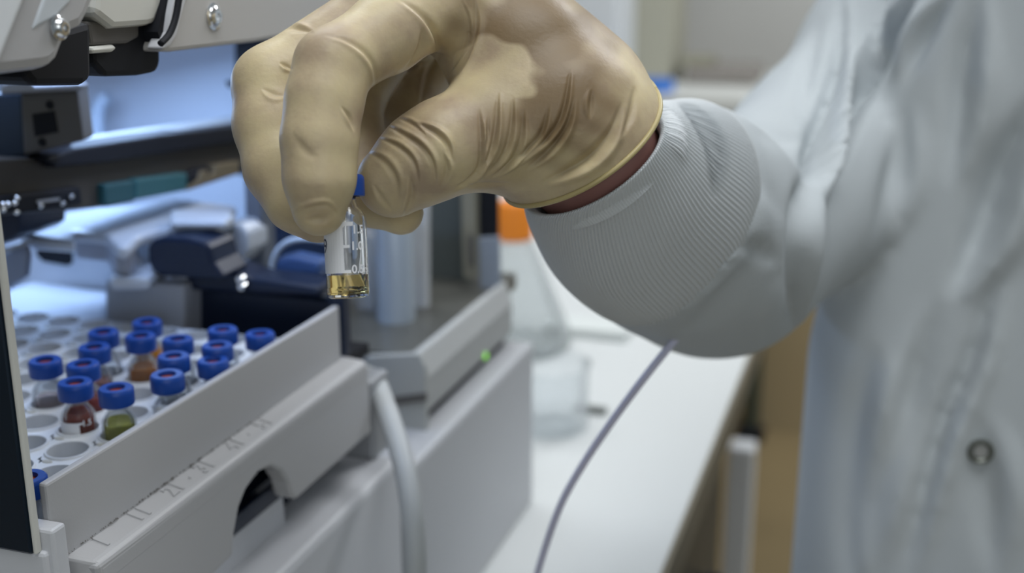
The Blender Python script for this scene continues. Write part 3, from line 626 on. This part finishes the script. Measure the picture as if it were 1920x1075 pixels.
# upper arm and lid
top = prism('lid_arm', onx(-.205, [(-80, -120), (200, -60), (181, 0), (168, 31), (156, 53), (137, 61), (123, 84), (112, 112), (98, 126), (80, 131), (0, 141), (-60, 150)]), (-.02, 0, 0), grey_plastic, AS, .003)
prism('lid_edge', onx(-.203, [(-90, -120), (62, -60), (56, -20), (-4, 130), (-60, 150)]), (-.003, 0, 0), mat('lid_white', (.70, .73, .76), .4), AS, .0015)
prism('lid_recess', onx(-.2045, [(92, -30), (150, -40), (132, 6), (108, 30), (60, 58), (66, 40)]), (-.002, 0, 0), mat('lid_recess', (.52, .56, .60), .4), AS, .0008)
def screw_(px, py, xv, r):
    r *= 1.18
    c = on(px, py, 0, xv)
    v1, f1 = lathe_geo([(r*1.28, 0), (r*1.28, .0005), (r*1.02, .0008), (r, .0009), (r*.96, .0014), (r*.8, .0019), (r*.58, .0021)], c, (1, 0, 0), 48)
    f1 = f1[:-1]
    n = 48; v = []; f = []; u, w, a = frame_from((1, 0, 0))
    for i, (h) in enumerate((.0021, .0021, .0008)):
        for k in range(n):
            t = 2*math.pi*k/n; q = r*.58 if i == 0 else r*(.38+.085*math.cos(6*t))
            v.append(c+a*h+(u*math.cos(t)+w*math.sin(t))*q)
    for i in range(2):
        for k in range(n): f.append((i*n+k, i*n+(k+1) % n, (i+1)*n+(k+1) % n, (i+1)*n+k))
    f.append(tuple(2*n+k for k in range(n)))
    g = merge((v1, f1), (v, f)); o_ = mesh('screw', g[0], g[1], chrome, AS, True, 0, 'bright screw with a star socket'); sharpen(o_, 30); return o_
screw_(110, 52, -.2045, .0021); 
COV = [(303, 97), (306, 84), (322, 44), (345, 0), (352, -60), (760, -90), (760, 30), (480, 79), (320, 98)]
prism('cover_plate', onx(XF, COV), (-.02, 0, 0), mat('cover_grey', (.45, .44, .43), .5, bump=.1, bscale=2500), AS, .0015)
screw_(400, 31, XF, .0031)
prism('cover_lip', onx(XF+.0012, [(322, 28), (331, -20), (356, -20), (345, 14), (337, 44), (332, 66), (320, 86), (308, 92), (304, 90), (318, 60)]), (-.006, 0, 0), white_plastic, AS, .001)
prism('hinge', onx(-.222, [(100, 60), (172, 40), (174, 148), (158, 160), (66, 162), (44, 136), (60, 100)]), (-.03, 0, 0), black_plastic, AS, .002)
prism('hinge', onx(-.232, [(175, 100), (200, 78), (262, 40), (301, 46), (302, 120), (294, 136), (262, 142), (198, 144), (176, 120)]), (-.03, 0, 0), black_plastic, AS, .002)
prism('hinge_cover', onx(-.228, [(186, -40), (320, -40), (309, 2), (292, 45), (276, 49), (214, 54), (178, 26)]), (-.03, 0, 0), cream_plastic, AS, .002)
prism('roller', onx(-.230, [(171, 88), (214, 84), (221, 90), (212, 98), (173, 101)]), (-.01, 0, 0), cream_plastic, AS, .001)
prism('hinge_plate', onx(-.231, [(165, 40), (262, 40), (262, 70), (240, 82), (172, 86)]), (-.012, 0, 0), dark_metal, AS, .001)
tube('seal', onx(-.221, [(301, 82), (316, 66), (326, 44), (332, 20), (338, -20)]), .0011, black_plastic, AS, 10)
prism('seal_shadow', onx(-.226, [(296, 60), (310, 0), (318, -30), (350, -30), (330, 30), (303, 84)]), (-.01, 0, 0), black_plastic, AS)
# shell around the inside
wallb = mat('inner_white', (.55, .60, .68), .45)
box('back_panel', -.62, -.365, .620, .628, 1.03, 1.30, wallb, AS); box('tray_floor', -.62, -.234, .25, .43, 1.02, 1.040, navy_plastic, AS)
box('inner_floor', -.62, -.310, .43, .60, 1.02, 1.066, mat('inner_floor', (.20, .22, .26), .5), AS)
box('side_panel', -.632, -.62, .25, .63, 1.03, 1.30, wallb, AS)
box('roof', -.632, -.306, .33, .63, 1.262, 1.30, grey_plastic, AS, .002)
box('roof', -.305, -.232, .34, .47, 1.255, 1.30, grey_plastic, AS, .002)
box('lamp_bar', -.52, -.36, .47, .53, 1.238, 1.262, mat('lamp_bar', (.5, .5, .5), .5), AS, .002)
prism('back_shield', ony(.60, [(478, 60), (632, 60), (632, 600), (478, 600)]), (0, .012, 0), navy_plastic, AS)
# gantry beam and its fittings
XB = -.330
beam = prism('beam', onx(XB, [(-60, 318), (0, 300), (82, 296), (445, 262), (600, 225), (600, 275), (446, 312), (352, 340), (200, 388), (0, 405), (-60, 420)]), (-.03, 0, 0), mat('beam_grey', (.055, .047, .038), .55, .1), AS, .001)
prism('rail', onx(XB+.006, [(140, 279), (300, 254), (440, 237), (620, 212), (620, 240), (446, 267), (348, 281), (200, 305), (107, 314), (84, 298)]), (-.02, 0, 0), black_plastic, AS, .001)
prism('rail_edge', onx(XB-.004, [(140, 275), (300, 249), (440, 229), (620, 203), (620, 216), (440, 240), (300, 258), (140, 283)]), (-.02, 0, 0), mat('rail_edge', (.30, .32, .33), .4, .3), AS)
prism('connector', onx(XB+.004, [(196, 346), (254, 338), (254, 378), (203, 388), (198, 384)]), (-.012, 0, 0), teal, AS, .001, 'teal connector')
prism('connector', onx(XB+.005, [(256, 336), (352, 324), (352, 357), (256, 375)]), (-.012, 0, 0), mat('teal_light', (.03, .105, .11), .5), AS, .001, 'teal connector')
prism('slide_block', onx(XB+.004, [(352, 328), (372, 316), (395, 312), (398, 340), (353, 352)]), (-.012, 0, 0), black_plastic, AS, .001)
prism('bracket', onx(XB+.005, [(372, 338), (376, 322), (390, 319), (392, 330), (402, 325), (404, 310), (450, 302), (450, 326), (352, 358), (352, 352)]), (-.012, 0, 0), brass, AS, .0006)
prism('chain_track', onx(XB+.004, [(-40, 374), (0, 370), (60, 362), (152, 350), (156, 384), (60, 398), (0, 400), (-40, 404)]), (-.012, 0, 0), black_plastic, AS, .001)
for px, py in ((30, 372), (4, 384), (14, 383), (26, 381), (75, 386), (116, 381), (132, 368), (30, 398), (5, 393)):
    c = on(px, py, 0, XB+.0042); lathe('bolt', [(0, .0016), (.0007, .0014), (.0012, .0006), (.0012, 0), (0, 0)], c, (1, 0, 0), chrome, beam, 14)
prism('link_bar', onx(XB+.0045, [(70, 376), (112, 371), (112, 376), (70, 382)]), (-.003, 0, 0), steel_grey, AS)
mb = prism('motor_block', ony(.385, [(38, 172), (144, 160), (157, 264), (44, 292)]), (-.004, .012, 0), mat('motor_grey', (.13, .125, .12), .5, .2), AS, .001)
prism('motor_body', ony(.388, [(-60, 182), (40, 172), (46, 292), (-60, 304)]), (0, .03, 0), mat('motor_blue', (.022, .035, .055), .45), AS, .001)
prism('motor_opening', ony(.3846, [(60, 214), (101, 208), (108, 248), (65, 256)]), (0, .0008, 0), black_plastic, mb)
for px, py in ((92, 197), (78, 267)):
    lathe('motor_hole', [(0, 0), (.0017, 0), (.0017, .0008), (0, .0008)], on(px, py, 1, .3844), (0, 1, 0), black_plastic, mb, 20)
prism('motor_top', ony(.380, [(12, 154), (52, 150), (64, 162), (150, 158), (150, 170), (0, 178), (0, 160)]), (0, .006, 0), steel_grey, AS, .001)
prism('cable_block', ony(.392, [(-40, 395), (36, 400), (36, 440), (20, 452), (-40, 470)]), (0, .03, 0), navy_plastic, AS, .001)
# castings below the beam
def slab(name, z, pts, t, m=cast_metal, bev=.002): return prism(name, onz(z, pts), (0, 0, -t), m, AS, bev)
slab('gripper_plate', 1.0860, [(12, 592), (60, 600), (182, 610), (197, 590), (202, 552), (196, 545), (60, 526), (14, 544), (6, 560)], .003)
prism('casting_wall', ony(.478, [(-30, 478), (45, 450), (52, 440), (190, 452), (205, 470), (214, 505), (202, 548), (50, 540), (-30, 560)]), (0, .02, 0), cast_metal, AS, .002)
prism('casting_slot', ony(.4770, [(66, 459), (128, 466), (134, 472), (134, 494), (126, 499), (80, 491), (68, 480)]), (0, .0018, 0), black_plastic, AS, .0005)
prism('side_rail', ony(.40, [(-30, 478), (50, 452), (50, 460), (-30, 490)]), (0, .004, 0), steel_grey, AS)
prism('side_plate', ony(.405, [(-20, 488), (44, 462), (50, 480), (46, 520), (10, 545), (-20, 550)]), (0, .004, 0), mat('plate_blue', (.22, .25, .32), .4), AS, .001)
slab('casting_top', 1.128, [(38, 438), (44, 424), (95, 402), (180, 389), (250, 384), (330, 372), (442, 385), (436, 405), (408, 418), (330, 424), (262, 440), (256, 446), (240, 462), (222, 464), (206, 450), (196, 438), (140, 432), (140, 452), (60, 446)], .006)
slab('casting_top', 1.134, [(318, 392), (430, 396), (438, 404), (424, 415), (318, 414)], .004)
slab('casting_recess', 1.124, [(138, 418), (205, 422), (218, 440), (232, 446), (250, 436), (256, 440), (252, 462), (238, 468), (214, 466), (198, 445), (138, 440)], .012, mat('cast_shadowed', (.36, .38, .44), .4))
slab('casting_step', 1.112, [(190, 458), (262, 450), (330, 432), (400, 440), (330, 470), (280, 520), (205, 522), (212, 500)], .006)
prism('gripper_block', ony(.438, [(197, 527), (345, 534), (345, 660), (197, 660)]), (0, .045, 0), mat('block_grey', (.40, .42, .46), .45), AS, .0015)
lathe('pin', [(0, .004), (.002, .004), (.0025, 0), (0, 0)], on(258, 490, 1, .44), (0, -1, 0), cast_metal, AS, 20)
prism('knob', ony(.432, [(276, 462), (284, 452), (306, 446), (350, 448), (384, 456), (392, 466), (400, 494), (416, 516), (418, 526), (345, 522), (300, 520), (284, 508), (277, 490)]), (0, .022, 0), navy_plastic, AS, .003)
prism('knob_arm', ony(.444, [(400, 505), (430, 508), (470, 522), (600, 540), (600, 560), (345, 545), (345, 520)]), (0, .02, 0), navy_plastic, AS, .002)
prism('casting_lug', ony(.49, [(352, 446), (392, 442), (430, 418), (452, 422), (464, 438), (466, 470), (452, 492), (420, 502), (404, 498), (394, 470), (380, 455)]), (0, .02, 0), cast_metal, AS, .004)
prism('dark_block', ony(.452, [(346, 538), (480, 547), (634, 566), (636, 660), (346, 660)]), (0, .006, 0), navy_plastic, AS, .0015)
prism('column', ony(.505, [(452, 250), (486, 250), (496, 545), (463, 540)]), (0, .014, 0), mat('column_steel', (.16, .18, .22), .4, .3), AS, .002)
prism('column', ony(.585, [(437, 40), (520, 40), (520, 330), (441, 330)]), (0, .014, 0), black_plastic, AS, .002)
prism('bracket', ony(.58, [(418, 228), (442, 222), (442, 240), (418, 240)]), (0, .01, 0), black_plastic, AS, .001)
prism('bracket', ony(.58, [(420, 152), (442, 150), (442, 164), (428, 166)]), (0, .01, 0), black_plastic, AS, .001)
tube('white_tubing', ony(.47, [(509, 518), (512, 490), (524, 466), (545, 452), (575, 448), (610, 452)]), .0014, mat('tubing', (.55, .65, .78), .4), AS)
tube('white_tubing', ony(.60, [(184, 270), (182, 215), (190, 190), (200, 183)]), .004, mat('tubing', (.55, .65, .78), .4), AS)
prism('fitting', ony(.47, [(512, 488), (545, 480), (600, 492), (600, 520), (512, 512)]), (0, .012, 0), mat('fitting_blue', (.05, .10, .25), .4), AS, .002)
for px, py in ((455, 522), (458, 536)): lathe('fitting_pin', [(0, .003), (.0016, .003), (.002, 0), (0, 0)], on(px, py, 1, .443), (0, -1, 0), chrome, AS, 16)
box('strut', -.2300, -.2235, .4455, .4520, 1.0770, 1.112, navy_plastic, AS, .0006)

def rescale(root, k):
    for o in list(root.children_recursive):
        n_ = len(o.data.vertices); a_ = np.empty(n_*3); o.data.vertices.foreach_get('co', a_); a_ = a_.reshape(-1, 3); off = np.array(wloc(o))
        o.data.vertices.foreach_set('co', (CAM+(a_+off-CAM)*k-off).ravel()); o.data.update()
rescale(AS, .975)
XFS = -.2192
# ---------------------------------------------------------------- vial rack with its holes
LX, LY, ZC = -.28913*1.035, .34613*1.035, 1.25-.13523*1.035
LA = np.array([.01622, 0])*1.035; LB = np.array([math.cos(-1.097), math.sin(-1.097)])*.01804*1.035
TZ = ZC-.0175
rack = empty('vial_rack', (-.30, .34, TZ-.024), 'white rack of round numbered holes behind the grey tray panel', 'rack')
rv = []; rf = []; n = 40
def lat(c, r): return np.array([LX, LY])+LA*c+LB*r
tabs = []
for r in range(-4, 6):
    for c in range(-9, 9):
        o2 = lat(c, r)
        if o2[0] > -.2268 or o2[0] < -.47 or o2[1] < .258 or o2[1] > .418: continue
        b = len(rv); rad = .0065
        ring0 = []
        for k in range(n):                       # cell border: the parallelogram around this hole
            t = 2*math.pi*k/n; d = np.array([math.cos(t), math.sin(t)])
            M = np.linalg.inv(np.array([LA/2, LB/2]).T); q = M@d; s = 1/max(abs(q[0]), abs(q[1])); p = o2+d*s
            ring0.append((min(p[0], XFS-.0034), p[1]))
        for (rr, z) in ((None, 0), (rad+.0010, 0), (rad+.0006, .0007), (rad+.0001, .0007), (rad, 0.0002), (rad, -.020), (0, -.020)):
            for k in range(n):
                t = 2*math.pi*k/n
                p = ring0[k] if rr is None else (min(o2[0]+rr*math.cos(t), XFS-.0033), o2[1]+rr*math.sin(t))
                rv.append((p[0], p[1], TZ+z))
        for i in range(6):
            for k in range(n): rf.append((b+i*n+k, b+i*n+(k+1) % n, b+(i+1)*n+(k+1) % n, b+(i+1)*n+k))
mesh('hole_plate', rv, rf, rack_white, rack, True); sharpen(bpy.data.objects['hole_plate'], 30)
box('underside', -.40, XFS-.0036, .262, .42, TZ-.0245, TZ-.0205, rack_white, rack)
dim = mat('dimple_grey', (.42, .42, .38), .6)
dv = []
for r in range(-2, 6):
    for c in range(-5, 6):
        o2 = lat(c, r)+(LA*.5+LB*.5)*1.0+np.array([-.0, 0]); 
        for q in (lat(c, r)+LA*.5+np.array([-.0012, .0078]),):
            if q[0] > -.2268 or q[0] < -.38 or q[1] > .41 or q[1] < .262: continue
            dv.append(lathe_geo([(0, -.0001), (.0014, -.0001), (.0012, .00025), (0, .00025)], (q[0], q[1], TZ), (0, 0, 1), 12))
            v0 = dv[-1][0]; dv[-1] = ([np.array([q[0]+(p[0]-q[0])*1.5, q[1]+(p[1]-q[1])*.8, p[2]]) for p in v0], dv[-1][1])
g = merge(*dv); mesh('position_marks', g[0], g[1], dim, rack)

# ---------------------------------------------------------------- vials in the rack
kinds = {}
def make_vial(key, liquid, level, septum=septum_red, lab=False):
    e = empty('sample_vial', (0, 0, 0)); vial_parts(e, liquid=liquid, level=level, septum=septum, gm=thin_glass)
    if lab:
        g_ = merge(patch(VIEW-.70, VIEW+.70, .0100, .0206), patch(VIEW+.70, VIEW+.90, .0199, .0206, 6), wrap(text_geo('1.5', .0030, 0, .00007), VIEW+1.14, .0201))
        mesh('printed_label', g_[0], g_[1], print_white, e, label='white writing patch')
    kinds[key] = e; return e
def copy_vial(src):
    e = src.copy(); scene.collection.objects.link(e)
    for ch in src.children:
        c_ = ch.copy(); scene.collection.objects.link(c_); c_.parent = e
    return e
LQ = {'brown': (liq_thin('liquid_brown', (.55, .14, .05), (.30, .045, .012), .55), .0234, True), 'olive': (liq_thin('liquid_olive', (.85, .83, .35), (.38, .38, .05), .35), .0222, False), 'amber': (liq_thin('liquid_amber', (.95, .6, .1), (.8, .36, .02), .5), .0225, False),
      'orange': (liq_thin('liquid_orange', (.85, .55, .3), (.55, .26, .09), .4), .0215, False), 'pink': (liq_thin('liquid_pink', (.9, .6, .55), (.55, .25, .2), .35), .0205, False), 'red': (liq_thin('liquid_red', (.75, .25, .22), (.40, .07, .06), .45), .0215, False),
      'pale': (liq_thin('liquid_pale', (.93, .85, .84), (.45, .30, .28), .15), .0195, False), 'clear': (liq_thin('liquid_clear', (.95, .96, .97), (.5, .5, .5), .05), .0150, False)}
SPOTS = [(84, 675, 0, 2, 'pale', 'blue capped vial of pale pink liquid, leftmost upright in the rack'),
 (155, 682, 1, 2, 'red', 'blue capped vial of red liquid directly behind the brown one'),
 (140, 716, 1, 3, 'brown', 'blue capped vial of red-brown liquid with a white writing patch'),
 (217, 727, 2, 3, 'olive', 'blue capped vial of olive green liquid against the front panel'),
 (313, 702, 3, 2, 'clear', 'blue capped clear vial against the panel, next right of the olive green one'),
 (325, 667, 3, 1, 'clear', 'blue capped clear vial in the third line, between two others of its line'),
 (399, 675, 4, 1, 'clear', 'blue capped clear vial against the panel, nearest of the fourth line'),
 (407, 647, 4, 0, 'clear', 'blue capped clear vial in the middle of the fourth line'),
 (333, 635, 3, 0, 'clear', 'blue capped clear vial at the far end of the third line'),
 (263, 629, 2, 0, 'orange', 'blue capped vial of orange-brown liquid in front of the amber one'),
 (176, 650, 1, 1, 'pink', 'blue capped vial of pink liquid, second from the far end of the left line'),
 (193, 622, 1, 0, 'clear', 'blue capped vial at the far end of the line behind the brown one'),
 (275, 603, 2, -1, 'amber', 'blue capped vial of bright amber liquid, farthest back in the rack'),
 (417, 617, 4, -1, 'clear', 'blue capped clear vial at the far end of the fourth line'),
 (487, 625, 5, -1, 'clear', 'blue capped clear vial, rightmost in the rack by the panel')]
for px, py, c, r, k, lb in SPOTS:
    if k not in kinds:
        l_, lev, lab = LQ[k]; e = make_vial(k, l_, lev, lab=lab)
    else: e = copy_vial(kinds[k])
    tpt = on(px, py, 2, ZC)
    if tpt[0] > -.2284: tpt = on(px, py, 0, -.2284)
    pushed = on(px, py, 2, ZC)[0] > -.2284; hole = lat(c, r); base = np.array([hole[0]*.5+tpt[0]*.5, hole[1]*.5+tpt[1]*.5, tpt[2]-.0335])
    base[:2] = np.clip(base[:2], hole-.0006, hole+.0006); base[0] = min(base[0], -.2284)
    if pushed: base = np.array([tpt[0], tpt[1], tpt[2]-.0335])
    top_ = np.array([tpt[0], tpt[1], tpt[2]+.0002]); ax = top_-base; ax /= np.linalg.norm(ax)
    e.location = tuple(base); e.rotation_mode = 'QUATERNION'; e.rotation_quaternion = Vector(ax).to_track_quat('Z', 'Y') if False else Vector((0, 0, 1)).rotation_difference(Vector(ax))
    tag(e, lb, 'vial', 'blue capped vials in the rack')
# the vial whose cap shows between frame and panel
e = copy_vial(kinds['clear']); hb = on(50, 893, 1, .2600); e.location = (hb[0], .2600, hb[2]-.0335)
tag(e, 'vial whose blue cap peeks out beside the cream frame edge', 'vial', 'blue capped vials in the rack')

# ---------------------------------------------------------------- second instrument behind
NI = empty('analysis_instrument', (-.34, .60, .90), 'grey laboratory instrument behind the autosampler with a small green lamp', 'instrument')
gw = mat('housing_grey', (.40, .41, .43), .45)
box('base_cabinet', -.45, -.2066, .4725, .6770, .9001, 1.0115, gw, NI, .003)
XN = -.218
yc = on(802, 815, 0, XN)[1]; zt0 = on(795, 668, 0, XN)[2]
box('shadow_gap', -.30, -.2230, yc+.002, .665, 1.0115, 1.020, black_plastic, NI)
hb_ = box('housing', -.30, XN, yc, .668, 1.019, zt0-.012, mat('housing_front', (.36, .37, .37), .5), NI, .002)
prism('sloped_front', [(XN+.0005, yc+.001, zt0-.014), (XN+.0005, yc+.001, zt0-.013), (XN-.004, yc+.001, zt0), (XN-.008, yc+.001, zt0), (XN-.008, yc+.001, zt0-.014)], (0, .666-yc, 0), mat('housing_slope', (.40, .41, .41), .5), NI, .0008)
prism('slot', ony(yc-.0006, [(704, 752), (800, 742), (800, 750), (704, 762)]), (0, .001, 0), dark_metal, NI)
prism('front_block', ony(yc-.004, [(668, 690), (688, 668), (786, 664), (798, 690), (800, 815), (700, 838), (668, 838)]), (0, .004, 0), mat('front_block', (.36, .37, .36), .5), NI, .001)
prism('slot', ony(yc-.0052, [(704, 750), (799, 738), (799, 752), (704, 765)]), (0, .0016, 0), dark_metal, NI)
lathe('lamp', [(0, .0008), (.0016, .0008), (.0022, 0), (0, 0)], on(910, 668, 0, XN+.0002), (1, 0, 0), mat('green_lamp', (.1, .5, .05), .4, emit=((.35, .9, .08), .9)), NI, 20, label='small green indicator lamp')
zd = zt0-.003
box('deck', -.30, XN-.008, yc+.004, .70, zd-.01, zd, mat('deck_dark', (.10, .10, .09), .3, .2), NI)
def npr(y, pts, t, m, name, bev=.001): return prism(name, ony(y, pts), (0, t, 0), m, NI, bev)
npr(.672, [(775, 250), (880, 250), (880, 540), (775, 530)], .02, mat('chamber_grey', (.085, .10, .10), .5), 'chamber')
npr(.655, [(862, 300), (888, 300), (892, 525), (868, 522)], .01, mat('chamber_strip', (.26, .25, .20), .5), 'strip')
npr(.652, [(876, 440), (886, 440), (888, 500), (878, 500)], .003, dark_metal, 'strip_slot')
npr(.662, [(896, 250), (934, 250), (934, 444), (898, 446)], .003, black_plastic, 'corner_post')
npr(.660, [(896, 446), (936, 444), (938, 560), (922, 580), (900, 560)], .003, mat('post_pale', (.28, .32, .38), .4), 'corner_post')
lathe('glass_column', [(0, 0), (.011, 0), (.011, .075), (.009, .08), (0, .08)], on(745, 655, 1, .585), (0, 0, 1), mat('column_pale', (.38, .43, .48), .25, .2), NI, 28)
lathe('column_foot', [(0, 0), (.008, 0), (.0125, .004), (.0125, .012), (0, .012)], on(745, 660, 1, .580), (0, 0, 1), mat('foot_dark', (.05, .055, .07), .5), NI, 28)
npr(.61, [(652, 380), (800, 380), (800, 700), (652, 700)], .006, mat('inner_pale', (.50, .51, .52), .5), 'back_panel')
npr(.600, [(690, 498), (745, 470), (748, 482), (694, 512)], .003, mat('inner_blue', (.20, .32, .50), .5), 'blue_strip')
npr(.596, [(668, 440), (700, 440), (700, 690), (668, 690)], .004, mat('inner_grey', (.36, .38, .40), .5), 'inner_post')
# drain hose hanging in front of it
hs = tube('drain_hose', [at(664, 700, .550), at(700, 712, .540), at(722, 760, .522), at(744, 825, .506), at(764, 905, .49), at(776, 1000, .48), at(781, 1120, .48), at(783, 1330, .50)], .0047, mat('hose_grey', (.42, .44, .45), .45), None, 18)
hs.name = 'drain_hose'; tag(hs, 'light grey plastic hose hanging down between the two instruments', 'hose'); rebase(hs)

# ---------------------------------------------------------------- glassware and small things on the bench
fl = on(964, 412, 1, .98); FX, FY = fl[0], fl[1]
flask = empty('conical_flask', (FX, FY, .9), 'clear conical flask with an orange screw cap on the bench', 'flask')
H_ = fl[2]-.9+.016
prof = [(0, 0), (.048, 0), (.052, .003), (.053, .010), (.050, .022), (.022, H_*.66), (.0145, H_*.78), (.0140, H_-.03), (.0140, H_-.004)]
inn = [(.0125, H_-.004), (.0125, H_*.78), (.0205, H_*.655), (.0485, .021), (.0510, .010), (.047, .0035), (0, .003)]
lathe('glass_body', prof+inn, (FX, FY, .9), (0, 0, 1), thin('flask_glass', (.97, .98, .98), .2, (.80, .83, .84), .22), flask, 48)
lathe('screw_cap', [(0, H_-.032), (.0150, H_-.034), (.0172, H_-.032), (.0172, H_-.005), (.0150, H_), (0, H_)], (FX, FY, .9), (0, 0, 1), orange_cap, flask, 40)
bp_ = on(1030, 800, 2, .9)
bk = empty('glass_beaker', (bp_[0], bp_[1], .9), 'low clear glass beaker on the bench in front of the flask', 'beaker')
lathe('glass_body', [(0, 0), (.028, 0), (.030, .002), (.030, .048), (.032, .052), (.0305, .052), (.0285, .048), (.0285, .003), (.027, .0018), (0, .0018)], (bp_[0], bp_[1], .9), (0, 0, 1), thin_glass, bk, 40)
sb = on(1110, 775, 2, .9)
o = box('pencil_stub', sb[0]-.014, sb[0]+.012, sb[1]-.003, sb[1]+.003, .9002, .906, mat('stub_grey', (.16, .17, .16), .6), None, .001); o.name = 'metal_clip'
tag(o, 'small dark grey clip lying on the white bench', 'clip'); rebase(o)
sb = on(1125, 625, 2, .9)
o = box('slide_box', sb[0]-.05, sb[0]+.03, sb[1]-.02, sb[1]+.02, .9002, .909, mat('paper_pale', (.60, .63, .62), .6), None, .001)
tag(o, 'flat pale case on the bench under the sleeve', 'case'); rebase(o)
# thin cable hanging below the sleeve
cb = tube('thin_cable', [at(1332, 562, .462), at(1310, 588, .450), at(1282, 618, .445), at(1215, 700, .44), at(1148, 790, .45), at(1088, 880, .46), at(1046, 960, .47), at(1008, 1075, .49), at(990, 1160, .50)], .0015, mat('cable_lilac', (.56, .56, .70), .5), None, 10)
tag(cb, 'thin pale lilac cable hanging below the white sleeve', 'cable'); rebase(cb)
